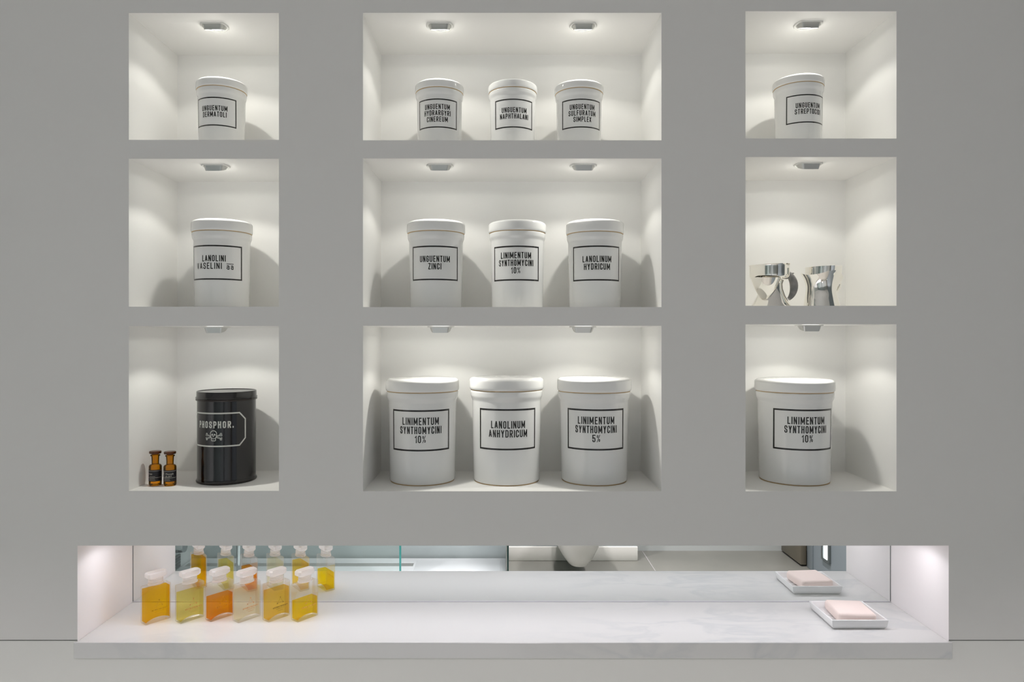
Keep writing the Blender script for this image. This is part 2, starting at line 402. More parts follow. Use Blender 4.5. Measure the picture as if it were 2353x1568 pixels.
# ------------------------------------------------------------------ the bathroom the mirror shows
def plane(name, pts, m, label): return struct(name, MB().add(pts, [(0, 1, 2, 3)]), m, label, smooth=0, fix=False)
plane('floor', [(RX0, RY0, 0), (RX1+1.0, RY0, 0), (RX1+1.0, 0.02, 0), (RX0, 0.02, 0)], M['floor'], 'grey stone floor of the bathroom')
plane('ceiling', [(RX0, RY0, RZ1), (RX0, .02, RZ1), (RX1+1, .02, RZ1), (RX1+1, RY0, RZ1)], M['ceil'], 'white ceiling of the bathroom')
plane('wall_left', [(RX0, RY0, 0), (RX0, .02, 0), (RX0, .02, RZ1), (RX0, RY0, RZ1)], M['greenwall'], 'grey green side wall by the shower')
DY = 1.688-4.66                       # where the blue wall ends and the door begins
plane('wall_right', [(RX1, .02, 0), (RX1, DY, 0), (RX1, DY, RZ1), (RX1, .02, RZ1)], M['bluewall'], 'slate blue side wall with a lit step lamp')
plane('wall_back', [(RX1+1, RY0, 0), (RX0, RY0, 0), (RX0, RY0, RZ1), (RX1+1, RY0, RZ1)], M['roomwall'], 'grey tiled wall across the room')
mb = MB(); mb.box(RX1-.012, RX1+.03, DY-.03, DY+.045, .001, 2.1, .002)
struct('trim_2', mb, M['bluewall'], 'door frame post on the slate blue wall')
PY = 1.688-4.82
XA, XB = wx(1167, 3.52-.0), .934
# boxed out wall behind toilet and shower
mb = MB(); mb.box(RX0+.001, XB-.002, RY0+.001, PY-.022, .0, RZ1-.001); struct('wall_back_boxing', mb, M['stone'], 'marble clad boxed out wall behind toilet and shower')
mb = MB(); mb.box(.034, XB, PY-.021, PY, .001, .096, .003); struct('baseboard_back', mb, M['plinth'], 'pale stone plinth behind the toilet')
mb = MB(); mb.box(1.006, 1.012, RY0+.01, -1.0, .0, .0015); struct('trim_3', mb, M['gap'], 'dark joint in the stone floor')
d = MB(); d.box(RX1-.05, RX1-.01, RY0+.02, DY-.04, .012, 2.08, .003)
dr = struct('door_1', d, M['brown'], 'olive brown door leaf in the corner')
# shower: tray, glass, riser
mb = MB(); mb.box(RX0+.005, .02, -3.125, -2.1, .001, .022, .006)
mb.box(wx(955, 3.37), wx(1150, 3.37), -3.06, -2.3, .020, .026, .003)
t_ = thing('shower_tray', 'pale shower tray reflected behind the clear glass panels', 'shower tray', (-1.0, -2.6, 0))
o = mb.build('tray_slab', M['tray'], t_); o.data.transform(Matrix.Translation((1.0, 2.6, 0)))
mb = MB(); mb.box(RX0+1.03, wx(950, 3.37)+1.0, -3.012+2.6, -2.955+2.6, .0215, .0232); mb.build('drain_channel', M['drain'], t_, smooth=0)
def glass_panel(name, label, x0, x1, y0, y1, edge, ex0, ex1, ey0, ey1):
    t_ = thing(name, label, 'glass panel', ((x0+x1)/2, (y0+y1)/2, .023), 0)
    ox, oy = t_.location.x, t_.location.y
    MB().box(x0-ox, x1-ox, y0-oy, y1-oy, 0, 2.0).build('pane', M['glass'], t_, smooth=0)
    MB().box(ex0-ox, ex1-ox, ey0-oy, ey1-oy, 0, 2.0).build('polished_edge', edge, t_, smooth=0)
    return t_
gy = 1.688-4.30
gx = wx(920, 3.0)
glass_panel('shower_screen', 'wide green tinted shower glass panel with bright green edge', -2.10, gx-.006, gy-.004, gy+.004, M['glass_edge'], gx-.006, gx+.005, gy-.005, gy+.005)
gx2 = wx(1167, 3.0)
t_ = glass_panel('shower_screen', 'narrow shower glass panel with dark green edge beside the toilet', gx2-.004, gx2+.004, -3.12, gy-.006, M['glass_edge_dark'], gx2-.006, gx2+.006, gy-.006, gy+.006)
MB().box(-.011, -.007, -.26, .26, 0, 2.0).build('seal_strip', M['chrome'], t_, smooth=0)
px_ = wx(550, 3.2)
t_ = thing('shower_riser', 'vertical chrome shower pole behind the row of small bottles', 'shower pole', (px_, 1.688-4.5, .022))
MB().lathe([(.018, 0), (.018, 2.0)], 24).build('pole', M['chrome'], t_)
MB().lathe([(.03, 0), (.03, .006), (.02, .012), (.018, .014)], 24).build('floor_collar', M['chrome'], t_)
mb = MB(); mb.tube([(RX0+.001, 1.688-4.58, .175), (RX0+.06, 1.688-4.58, .175)], [.045, .040], 24)
tag(mb.build('wall_valve', M['chrome']), 'round chrome fitting low on the wall, seen in the mirror', 'valve')
t_ = thing('wall_vent', 'small dark rectangular vent low on the wall, seen in the mirror', 'vent', (RX0+.001, 1.688-4.56, .028))
MB().box(0, .012, -.06, .06, 0, .085, .002).build('cover', M['dark'], t_)
for k in range(4): MB().box(.010, .016, -.05, .05, .012+k*.018, .018+k*.018).build('slat', M['glass_edge_dark'], t_, smooth=0)
# toilet
t_ = thing('toilet', 'white wall hung toilet bowl, its underside seen in the mirror', 'toilet', (wx(1330, 3.1), PY, .11))
rows = []
for (z, hw, y1, y0) in ((0, .055, .44, .10), (.006, .075, .48, .0), (.05, .105, .52, 0), (.12, .140, .55, 0), (.20, .165, .57, 0), (.27, .178, .58, 0), (.29, .18, .58, 0)):
    ring = []
    n = 32
    for k in range(n):
        a = 2*pi*k/n; c_, s_ = cos(a), sin(a)
        ex = 2.6
        x = hw*abs(c_)**(2/ex)*(1 if c_ >= 0 else -1)
        yy = (y0+y1)/2+(y1-y0)/2*abs(s_)**(2/ex)*(1 if s_ >= 0 else -1)
        ring.append((x, yy, z))
    rows.append(ring)
mb = MB(); vs = [p for r_ in rows for p in r_]; n = 32
fs = [(i*n+k, i*n+(k+1) % n, (i+1)*n+(k+1) % n, (i+1)*n+k) for i in range(len(rows)-1) for k in range(n)]
fs += [tuple(range(n)), tuple((len(rows)-1)*n+k for k in range(n))]
mb.add(vs, fs); mb.build('bowl', M['toilet'], t_)
MB().lathe([(.17, .292), (.182, .294), (.182, .305), (.17, .309)], 48, sx=1.0, sy=1.5, c=(0, .32)).build('seat', M['toilet'], t_)
MB().lathe([(.165, .311), (.178, .313), (.178, .322), (.15, .328)], 48, sx=1.0, sy=1.5, c=(0, .32)).build('seat_cover', M['toilet'], t_)
# lit step lamp on the slate wall
t_ = thing('step_lamp', 'small lit square step lamp in a dark frame, reflected in the mirror', 'lamp', (RX1-.001, 1.688-4.425, .125))
fm = MB()
for (a, b, c_, d_) in ((-.055, .055, 0, .014), (-.055, .055, .115, .129), (-.055, -.030, .014, .115), (.033, .055, .014, .115)): fm.box(-.012, 0, a, b, c_, d_)
fm.build('frame', M['dark'], t_, smooth=0)
MB().box(-.006, 0, -.030, .033, .014, .115).build('lit_panel', M['night'], t_, smooth=0)

# ------------------------------------------------------------------ ceiling downlights of the bathroom
first = None
k = 0
for x in (-1.15, 0.1, 1.35):
    for y in (-1.7, -2.45):
        if first is None:
            first = thing('ceiling_downlight', 'round downlight recessed in the bathroom ceiling', 'lamp', (x, y, RZ1), 0, 'downlights in the bathroom ceiling')
            MB().lathe([(.05, -.004), (.062, -.004), (.064, -.001), (.064, 0), (.05, 0)], 32).build('trim_ring', M['spot_metal'], first)
            MB().lathe([(.0, -.003), (.05, -.003)], 32, close=False).build('lens', M['down'], first, fix=False)
            ld = bpy.data.lights.new('downlight_beam', 'AREA'); ld.shape = 'DISK'; ld.size = .10; ld.energy = ROOM_W; ld.color = ROOM_C; ld.spread = R(100)
            lo = bpy.data.objects.new('downlight_beam', ld); col.objects.link(lo); lo.parent = first; lo.location = (0, 0, -.008)
            o = first
        else:
            o = copy_tree(first)
        o.location = (x, y, RZ1); k += 1

# ------------------------------------------------------------------ hooded niche spotlights
def make_spot():
    t_ = thing('niche_spotlight', 'x', 'spotlight', (0, 0, 0), 0, 'hooded spotlights in the niches')
    r0 = .0262; cut = -.0165                     # flange radius, straight front edge
    def dee(r, cutv, n=48):
        pts = [(r*cos(2*pi*k/n), max(r*sin(2*pi*k/n), cutv)) for k in range(n)]
        return pts
    def loft(rings, cap0, cap1):
        mb = MB(); n = len(rings[0]); vs = [p for r_ in rings for p in r_]
        fs = [(i*n+k, i*n+(k+1) % n, (i+1)*n+(k+1) % n, (i+1)*n+k) for i in range(len(rings)-1) for k in range(n)]
        if cap0: fs.append(tuple(range(n)))
        if cap1: fs.append(tuple((len(rings)-1)*n+k for k in range(n)))
        return mb.add(vs, fs)
    o_, i_ = dee(r0, cut), dee(r0-.0035, cut+.0015)
    loft([[(x, y, 0) for x, y in o_], [(x, y, -.0016) for x, y in o_], [(x*.97, y*.97, -.0024) for x, y in o_], [(x, y, -.0024) for x, y in i_], [(x, y, -.0006) for x, y in i_]], 0, 0).build('flange', M['spot_ring'], t_, smooth=30)
    # hood: deep towards the room, open and shallow towards the back
    def hz(y): return -.0018-.0115*max(0.0, min(1.0, (.016-y)/.030))
    h0, h1 = dee(r0-.0040, cut+.002), dee(r0-.0075, cut+.004)
    h1i = dee(r0-.0085, cut+.005)
    loft([[(x, y, -.0010) for x, y in h0], [(x, y, hz(y)) for x, y in h1], [(x, y, hz(y)) for x, y in h1i], [(x*1.05, y*1.05, -.0012) for x, y in h1i]], 0, 0).build('hood', M['spot_metal'], t_, smooth=40)
    le = dee(r0-.0090, cut+.0055); mb = MB(); mb.add([(x, y, -.0015) for x, y in le], [tuple(reversed(range(len(le))))])
    mb.build('lens', M['lens'], t_, smooth=0, fix=False)
    ld = bpy.data.lights.new('spot_beam', 'SPOT'); ld.energy = SPOT_W; ld.color = SPOT_C; ld.spot_size = R(134); ld.spot_blend = .28; ld.shadow_soft_size = .0035
    lo = bpy.data.objects.new('spot_beam', ld); col.objects.link(lo); lo.parent = t_; lo.location = (0, .004, -.015)
    gc = bpy.data.lights.new('spot_core', 'SPOT'); gc.shadow_soft_size = .004; gc.energy = SPOT_W*1.3; gc.color = SPOT_C; gc.spot_size = R(100); gc.spot_blend = 1.0
    lo = bpy.data.objects.new('spot_core', gc); col.objects.link(lo); lo.parent = t_; lo.location = (0, .004, -.015)
    ga = bpy.data.lights.new('niche_fill', 'POINT'); ga.shadow_soft_size = .008; ga.energy = GLOW_W*.28; ga.color = SPOT_C  # unseen fill point hung below the hood, added to even out the niche
    lo = bpy.data.objects.new('niche_fill', ga); col.objects.link(lo); lo.parent = t_; lo.location = (0, .004, -.026)
    gb = bpy.data.lights.new('lens_spill', 'SPOT'); gb.shadow_soft_size = .005; gb.energy = GLOW_W*.85; gb.color = SPOT_C; gb.spot_size = R(178); gb.spot_blend = .10
    lo = bpy.data.objects.new('lens_spill', gb); col.objects.link(lo); lo.parent = t_; lo.location = (0, .004, -.0150)
    return t_
spot = make_spot(); used = False
SP = [(0, 0, 493, 'over the jar marked UNGUENTUM DERMATOLI'), (1, 0, 1011, 'over the jar marked UNGUENTUM HYDRARGYRI CINEREUM'), (1, 0, 1340, 'over the jar marked UNGUENTUM SULFURATUM SIMPLEX'), (2, 0, 1857, 'over the jar marked UNGUENTUM STREPTOCIDI'),
      (0, 1, 496, 'over the jar marked LANOLINI VASELINI'), (1, 1, 1011, 'over the jar marked UNGUENTUM ZINCI'), (1, 1, 1340, 'over the jar marked LANOLINUM HYDRICUM'), (2, 1, 1857, 'over the two silver jugs'),
      (0, 2, 497, 'over the black PHOSPHOR tin'), (1, 2, 1013, 'peeping over the 10% jar beside LANOLINUM ANHYDRICUM'), (1, 2, 1339, 'peeping over the jar marked LINIMENTUM SYNTHOMYCINI 5%'), (2, 2, 1859, 'over the large 10% jar standing alone in its niche')]
for (c, r, u, lab) in SP:
    o = spot if not used else copy_tree(spot); used = True
    a, b, t, bt = niche_px(c, r)
    o.location = (wx(u, .053), .053, wz(t)-.0002)
    o['label'] = 'small round hooded ceiling spotlight '+lab

# strip light in the ceiling of the recess
t_ = thing('recess_strip_light', 'long slim strip light under the ceiling of the low recess', 'lamp', ((LX0+LX1)/2, .062, LZT-.0002))
MB().box(-.775, .775, -.010, .010, -.006, 0, .001).build('housing', M['spot_ring'], t_)
MB().box(-.77, .77, -.007, .007, -.0075, -.0058).build('diffuser', M['strip'], t_, smooth=0)
ld = bpy.data.lights.new('strip_beam', 'AREA'); ld.shape = 'RECTANGLE'; ld.size = 1.54; ld.size_y = .014; ld.energy = STRIP_W; ld.color = STRIP_C; ld.spread = R(180)
lo = bpy.data.objects.new('strip_beam', ld); col.objects.link(lo); lo.parent = t_; lo.location = (0, 0, -.009)

le = bpy.data.lights.new('end_lamp_beam', 'SPOT'); le.energy = .075; le.color = STRIP_C; le.spot_size = R(166); le.spot_blend = .25; le.shadow_soft_size = .008
for sx in (-1, 1):
    lo = bpy.data.objects.new('end_lamp_beam', le); col.objects.link(lo); lo.parent = t_; lo.location = (sx*.750, -.012, -.012)
    MB().lathe([(0, -.0085), (.012, -.0085), (.014, -.006), (.014, 0)], 24, c=(sx*.750, -.012), close=False).build('end_lamp', M['strip'], t_)

# ------------------------------------------------------------------ marble counter and mirror
fy = -.005; ox = .0045
mb = MB(); bm = bmesh.new()
pl = [(LX0-ox, fy), (LX1+ox, fy), (LX1+ox, -.0005), (LX1-.0005, -.0005), (LX1-.0005, .199), (LX0+.0005, .199), (LX0+.0005, -.0005), (LX0-ox, -.0005)]
vb = [bm.verts.new((x, y, CTZ-.030)) for x, y in pl]; vt = [bm.verts.new((x, y, CTZ)) for x, y in pl]
bm.faces.new(list(reversed(vb))); bm.faces.new(vt)
for i in range(len(pl)): bm.faces.new((vb[i], vb[(i+1) % 8], vt[(i+1) % 8], vt[i]))
eds = [e for e in bm.edges if all(abs(v.co.y-fy) < 1e-6 for v in e.verts)]
bmesh.ops.bevel(bm, geom=eds, offset=.0018, segments=4, affect='EDGES', profile=.5)
mb.take(bm)
tag(mb.build('marble_counter', M['marble'], smooth=0), 'white veined marble shelf running the length of the low recess', 'counter')
t_ = thing('wall_mirror', 'long frameless mirror at the back of the recess behind the bottles', 'mirror', (0, NY, CTZ))
MB().box(LX0+.0012, LX1-.0012, 0, .0045, .0016, LZT-CTZ-.0005).build('glass', M['mirror'], t_, smooth=0)
MB().box(LX0+.0002, LX0+.0014, -.0004, .005, .001, LZT-CTZ-.0005).build('side_edge', M['mirror_edge'], t_, smooth=0)
MB().box(LX1-.0016, LX1-.0002, -.0004, .005, .001, LZT-CTZ-.0005).build('side_edge', M['mirror_edge'], t_, smooth=0)
MB().box(LX0+.001, LX1-.001, -.0014, .004, .0002, .0022, .0006).build('sealant_bead', M['sealant'], t_)

# ------------------------------------------------------------------ ceramic jars
def circle_from(u1, u2, Zc):
    t1, t2 = atan((u1-CX)/F), atan((u2-CX)/F); ph, de = (t1+t2)/2, (t2-t1)/2
    return Zc*math.tan(ph), Zc/cos(ph)*sin(de)
def azim(u, X, Zc, r):
    k = (u-CX)/F; s = (k*Zc-X)/(r*sqrt(1+k*k)); return asin(max(-1, min(1, s)))-atan(k)
def jar(row, c, lid, lab, vt, vb, lines, label, Zc, lidv, half=None, textu=None):
    """lid: pixel span of the lid; lab: pixel span of the printed frame; vt, vb: its top and foot; lidv: lid top and lid rim"""
    X, Rl = circle_from(lid[0], lid[1], Zc)
    a, b, t, bt = niche_px(c, row); zf = wz(bt)
    H = wz(lidv[0], Zc-D-Rl)-zf; Hc = wz(lidv[1], Zc-D-Rl)-zf
    t_ = thing('ointment_jar', label, 'jar', (X, Zc-D, zf+.0002), 0, 'white ceramic pharmacy jars')
    rb0, rb1 = Rl*.886, Rl*.922; zt = Hc-.30*Rl
    def fr(z): return rb0+(rb1-rb0)*max(0, min(1, (z-.06*Rl)/(zt-.06*Rl)))
    prof = [(Rl*.80, .004*Rl), (Rl*.845, .006*Rl), (Rl*.870, .022*Rl), (Rl*.884, .040*Rl), (rb0, .065*Rl)]
    for k in range(1, 9): z = .065*Rl+(zt-.065*Rl)*k/8; prof.append((fr(z), z))
    for k in range(1, 9):
        s = k/8; sm = s*s*(3-2*s); prof.append((rb1+(Rl*.968-rb1)*sm, zt+.17*Rl*s))
    prof += [(Rl*.972, Hc-.075*Rl), (Rl*.974, Hc-.035*Rl), (Rl*.968, Hc-.014*Rl), (Rl*.95, Hc-.004*Rl), (Rl*.80, Hc-.004*Rl)]
    MB().lathe(prof, 96).build('body', M['glaze'], t_, smooth=50)
    MB().lathe([(Rl*.74, -.0002), (Rl*.868, 0), (Rl*.872, .018*Rl), (Rl*.80, .02*Rl)], 96).build('foot_ring', M['raw'], t_)
    MB().lathe([(Rl*.70, Hc-.006*Rl), (Rl*.963, Hc-.006*Rl), (Rl*.967, Hc+.002*Rl), (Rl*.978, Hc+.014*Rl), (Rl*.70, Hc+.018*Rl)], 96).build('unglazed_rim', M['raw'], t_)
    e = .11*Rl; lp = [(Rl*.75, Hc+.012*Rl), (Rl*.978, Hc+.012*Rl), (Rl*.992, Hc+.03*Rl), (Rl, Hc+.08*Rl), (Rl*.997, H-e-.02*Rl)]
    for k in range(0, 9): an = pi/2*k/8; lp.append((Rl*.995-e*1.2*(1-cos(an)), H-e+e*sin(an)*.9))
    lp += [(Rl*.6, H-.003*Rl), (Rl*.25, H), (0, H)]
    MB().lathe(lp, 96).build('lid', M['glaze'], t_, smooth=50)
    # printed frame and lettering
    z1, z0 = wz(vt, Zc-D-rb1)-zf, wz(vb, Zc-D-rb1)-zf
    rm = fr((z0+z1)/2)
    aL = azim(lab[0], X, Zc, rm)
    if half is None: aR = azim(lab[1], X, Zc, rm); ac = (aL+aR)/2; hw = (aR-aL)/2*rm
    else: hw = half*Rl; ac = aL+hw/rm
    hgt = z1-z0; q = []; th = .040*hgt
    rect_frame(-hw, hw, z0, z1, th, q, .004)
    n = len(lines); cap = .182*hgt; pit = .217*hgt; zc = (z0+z1)/2
    for i, ln in enumerate(lines):
        base = zc+((n-1)/2-i)*pit-cap/2+.01*hgt
        if ln.endswith('aa'):
            for qq in text_quads('VASELINI', cap, maxw=.47*2*hw): q.append(tuple((p.x-.095*2*hw, p.y+base) for p in qq))
            for qq in text_quads('aa', cap*1.05, th=.115, gap=.20): q.append(tuple((p.x+.275*2*hw, p.y+base-.05*cap) for p in qq))
            ribbon([(.215*2*hw, base+cap*.84), (.335*2*hw, base+cap*.84)], 0, cap*.10, q, .003); continue
        sq = .94 if len(ln) > 11 else 1.0
        for qq in text_quads(ln, cap, squeeze=sq, th=.14): q.append(tuple((p.x, p.y+base) for p in qq))
    wrap([[Vector(p) for p in qq] for qq in q], fr, ac).build('printed_label', M['black'], t_, smooth=0, fix=False)
    return hw/Rl
Z1, Z2, Z3 = 1.400, 1.404, 1.408
SM, MD, LG = 'small white lidded ceramic jar marked ', 'medium white lidded ceramic jar marked ', 'large white lidded ceramic jar marked '
hs = jar(0, 1, (953.7, 1065.7), (964.1, 1049.5), 226.6, 293, ['UNGUENTUM', 'HYDRARGYRI', 'CINEREUM'], SM+'UNGUENTUM HYDRARGYRI CINEREUM', Z1, (177, 198.5))
jar(0, 0, (449, 569), (455.8, 543.1), 222.7, 288.5, ['UNGUENTUM', 'DERMATOLI'], SM+'UNGUENTUM DERMATOLI', Z1, (172.5, 195))
jar(0, 1, (1121.4, 1234.6), (1138.2, 1222.4), 227, 293, ['UNGUENTUM', 'NAPHTHALANI'], SM+'UNGUENTUM NAPHTHALANI', Z1, (178, 198.5))
jar(0, 1, (1274, 1387), (1292, 1377.8), 227, 293, ['UNGUENTUM', 'SULFURATUM', 'SIMPLEX'], SM+'UNGUENTUM SULFURATUM SIMPLEX', Z1, (179.5, 200))
jar(0, 2, (1774.2, 1895.8), (1806.4, 0), 216.5, 281.5, ['UNGUENTUM', 'STREPTOCIDI'], SM+'UNGUENTUM STREPTOCIDI', Z1, (165, 186), half=hs)
jar(1, 0, (437.9, 581.3), (445.4, 555.9), 563.2, 643, ['LANOLINI', 'VASELINI aa'], MD+'LANOLINI VASELINI aa', Z2, (499.5, 528.5))
jar(1, 1, (934.7, 1068.8), (948.8, 1051.6), 564.8, 644, ['UNGUENTUM', 'ZINCI'], MD+'UNGUENTUM ZINCI', Z2, (501, 529.5))
jar(1, 1, (1122.6, 1255), (1136, 1237.7), 564.8, 645, ['LINIMENTUM', 'SYNTHOMYCINI', '10%'], MD+'LINIMENTUM SYNTHOMYCINI 10% between UNGUENTUM ZINCI and LANOLINUM HYDRICUM', Z2, (502, 528.5))
jar(1, 1, (1300.4, 1433.8), (1317.2, 1422.2), 564.5, 645, ['LANOLINUM', 'HYDRICUM'], MD+'LANOLINUM HYDRICUM', Z2, (500.5, 531))
jar(2, 1, (885.8, 1055), (904, 1031.8), 943.5, 1038.5, ['LINIMENTUM', 'SYNTHOMYCINI', '10%'], LG+'LINIMENTUM SYNTHOMYCINI 10% beside LANOLINUM ANHYDRICUM', Z3, (873, 904.5))
jar(2, 1, (1078.6, 1249.3), (1103, 1229.4), 941, 1036, ['LANOLINUM', 'ANHYDRICUM'], LG+'LANOLINUM ANHYDRICUM', Z3, (870, 901.5))
jar(2, 1, (1280, 1451.3), (1304.7, 1432), 941.5, 1036.5, ['LINIMENTUM', 'SYNTHOMYCINI', '5%'], LG+'LINIMENTUM SYNTHOMYCINI 5%', Z3, (871, 905))
jar(2, 2, (1732.9, 1920.4), (1776.5, 1909.2), 942, 1037, ['LINIMENTUM', 'SYNTHOMYCINI', '10%'], LG+'LINIMENTUM SYNTHOMYCINI 10% standing alone in its niche', Z3, (875, 905.5))

# ------------------------------------------------------------------ black PHOSPHOR tin
Zt = 1.402
X, Rt = circle_from(450.5, 590, Zt)
zf = wz(1128.5); Ht = wz(903, Zt-D-Rt)-zf; Hl = wz(919.5, Zt-D-Rt)-zf
tin = thing('metal_tin', 'glossy black lidded tin marked PHOSPHOR with skull and crossbones', 'tin', (X, Zt-D, zf+.0002))
MB().lathe([(Rt*.5, .0), (Rt*.985, 0), (Rt*1.005, .002), (Rt*1.005, .0045), (Rt*.98, .0065), (Rt*.975, .009), (Rt*.975, Hl-.004), (Rt*.5, Hl-.004)], 96).build('body', M['tin'], tin)
MB().lathe([(Rt*.9, -.0001), (Rt*1.0, .0004), (Rt*1.012, .002), (Rt*1.006, .0042), (Rt*.9, .0044)], 96).build('base_seam', M['tin_edge'], tin)
MB().lathe([(Rt*.9, Hl-.0045), (Rt*1.015, Hl-.004), (Rt*1.025, Hl-.002), (Rt*1.01, Hl-.0005), (Rt*.9, Hl-.0003)], 96).build('neck_bead', M['tin_edge'], tin)
MB().lathe([(Rt*.5, Hl), (Rt*1.02, Hl), (Rt*1.03, Hl+.0012), (Rt*1.015, Hl+.0026), (Rt*.998, Hl+.004), (Rt*.995, Ht-.0012), (Rt*.985, Ht), (Rt*.96, Ht-.001), (0, Ht-.001)], 96).build('lid', M['tin'], tin)
rb = Rt*.975
frt = lambda z: rb
a1, a2 = azim(459, X, Zt, rb), azim(536.5, X, Zt, rb); ac = (a1+a2)/2
hw = (azim(563.5, X, Zt, rb)-ac)*rb
zz = lambda v: wz(v, Zt-D-rb)-zf
q = []
z0, z1 = zz(1026.5), zz(951); ch = .0125
ribbon([(-hw+ch, z0), (hw-ch, z0), (hw, z0+ch*1.05), (hw, z1-ch*1.05), (hw-ch, z1), (-hw+ch, z1), (-hw, z1-ch*1.05), (-hw, z0+ch*1.05)], 1, .0027, q, .003)
zb, ztp = zz(985), zz(969)
for qq in text_quads('PHOSPHOR.', ztp-zb, maxw=(a2-a1)*rb, th=.17): q.append(tuple(Vector((p.x, p.y+zb)) for p in qq))
# skull and crossed bones
sx_ = (azim(490.5, X, Zt, rb)-ac)*rb; sz = zz(1002); u_ = .00083
def P_(x, y): return (sx_+x*u_, sz+y*u_)
def circ(x, y, rx, ry, n=14, a0=0, a1=2*pi): return [P_(x+rx*cos(a0+(a1-a0)*k/n), y+ry*sin(a0+(a1-a0)*k/n)) for k in range(n+1)]
lw = 1.5*u_
ribbon([P_(-5, -5), P_(-7, -2)]+circ(0, 4, 7.6, 7.6, 14, pi*1.15, -pi*.15)+[P_(7, -2), P_(5, -5)], 0, lw, q)
ribbon([P_(-5, -5), P_(-5, -11), P_(-3.4, -12), P_(3.4, -12), P_(5, -11), P_(5, -5)], 0, lw, q)
ribbon([P_(-5, -6), P_(-1.6, -7), P_(1.6, -7), P_(5, -6)], 0, lw*.8, q)
for s in (-1, 1):
    ribbon(circ(s*2.9, 2.2, 1.1, 1.1, 8), 1, 1.9*u_, q)
ribbon([P_(0, .2), P_(-1, -2), P_(1, -2)], 1, .9*u_, q)
for s in (-1, 1):
    for sy in (-1, 1):
        ribbon([P_(s*6.2, -2.6+sy*.6-sy*-1.2), P_(s*15, -2.5+sy*4.6)]+circ(s*17.2, -2.5+sy*6.6, 1.9, 1.6, 8, pi-(.4 if s > 0 else -.4), pi-(.4 if s > 0 else -.4)-1.7*pi*s)+circ(s*17.8, -2.5+sy*3.4, 1.9, 1.6, 8, .5*pi, .5*pi-1.4*pi*s)+[P_(s*14.6, -2.5+sy*2.4), P_(s*6.2, -2.6+sy*.2)], 0, .95*u_, q)
wrap(q, frt, ac).build('printed_label', M['tin_print'], tin, smooth=0, fix=False)

# ------------------------------------------------------------------ amber apothecary vials
def vial(u1, u2, vfoot, vtop, label, lines, blob):
    Zf = (CAMZ-zf)*F/(vfoot-CY); Zc = Zf+.0122
    X, r = circle_from(u1, u2, Zc); H = wz(vtop, Zc-D)-zf
    t_ = thing('amber_vial', label, 'bottle', (X, Zc-D, zf+.0002), 0, 'amber glass vials beside the black tin')
    k = H/.0715
    prof = [(0, .0003), (r*.86, .0003), (r*.97, .0016*k), (r, .004*k), (r, .0385*k)]
    for j in range(1, 7): a = pi/2*j/6; prof.append((r-(1-cos(a))*r*.42, .0385*k+.0055*k*sin(a)))
    prof += [(r*.565, .048*k), (r*.60, .058*k), (r*.62, .0605*k), (r*.74, .0612*k), (r*.76, .0622*k), (r*.74, .0634*k), (r*.62, .0640*k), (0, .0640*k)]
    MB().lathe(prof, 48).build('body', M['amber'], t_)
    MB().lathe([(r*.52, .0641*k), (r*.55, .0655*k), (r*.90, .0662*k), (r*.95, .0675*k), (r*.95, .0700*k), (r*.88, .0712*k), (r*.3, .0718*k), (0, .0719*k)], 48).build('stopper', M['amber_dark'], t_)
    # label band all round the front
    fb = MB(); n = 40; z0, z1 = .0098*k, .0335*k
    for i in range(n):
        a0, a1 = -1.75+3.5*i/n, -1.75+3.5*(i+1)/n; rr_ = r+.0001
        fb.add([(rr_*sin(a0), -rr_*cos(a0), z0), (rr_*sin(a1), -rr_*cos(a1), z0), (rr_*sin(a1), -rr_*cos(a1), z1), (rr_*sin(a0), -rr_*cos(a0), z1)], [(0, 1, 2, 3)])
    lb = fb.build('paper_label', M['vial_label'], t_, smooth=60, fix=False)
    q = []
    for z in (.0312, .0176): ribbon([(-1.7*r, z*k), (1.7*r, z*k)], 0, .0005, q, .001)
    for (s, x, z, cap, wd_) in lines:
        for qq in text_quads(s, cap, th=.15, gap=.16, maxw=wd_): q.append(tuple(Vector((p.x+x, p.y+z*k)) for p in qq))
    for (x, z, wd) in ((.0015, .0195, .011), (.001, .0152, .011), (.0015, .0125, .012)): ribbon([(x-wd/2, z*k), (x+wd/2, z*k)], 0, .0004, q, .001)
    if blob:
        q2 = []
        for j in range(6): ribbon([(-.0105+.0052*cos(a), .0245*k+.0068*sin(a)) for a in [pi/2-pi*i/12 for i in range(13)]], 0, .0007, q2); break
        for j in range(5):
            hh = .0062*sin(pi*(j+.6)/5.6); ribbon([(-.0105+j*.001, .0255*k-hh*.2), (-.0105+j*.001, .0255*k+hh*.8)], 0, .001, q2)
        q += q2
    wrap(q, lambda z: r, -.18, .0002).build('label_print', M['vial_print'], lb, smooth=0, fix=False)
    return t_
vial(341.5, 372.2, 1118.5, 1036.5, 'little amber glass vial with stopper, next to the niche wall', [('phorus', -.0048, .0238, .0032, .0130), ('3', -.0088, .0202, .0026, .0016)], False)
vial(375.5, 405.8, 1119, 1037.5, 'little amber glass vial with round emblem, between its twin and the tin', [('Phosph', .0062, .0240, .0032, .0140), ('O-D3', .0045, .0196, .0026, .0105)], True)

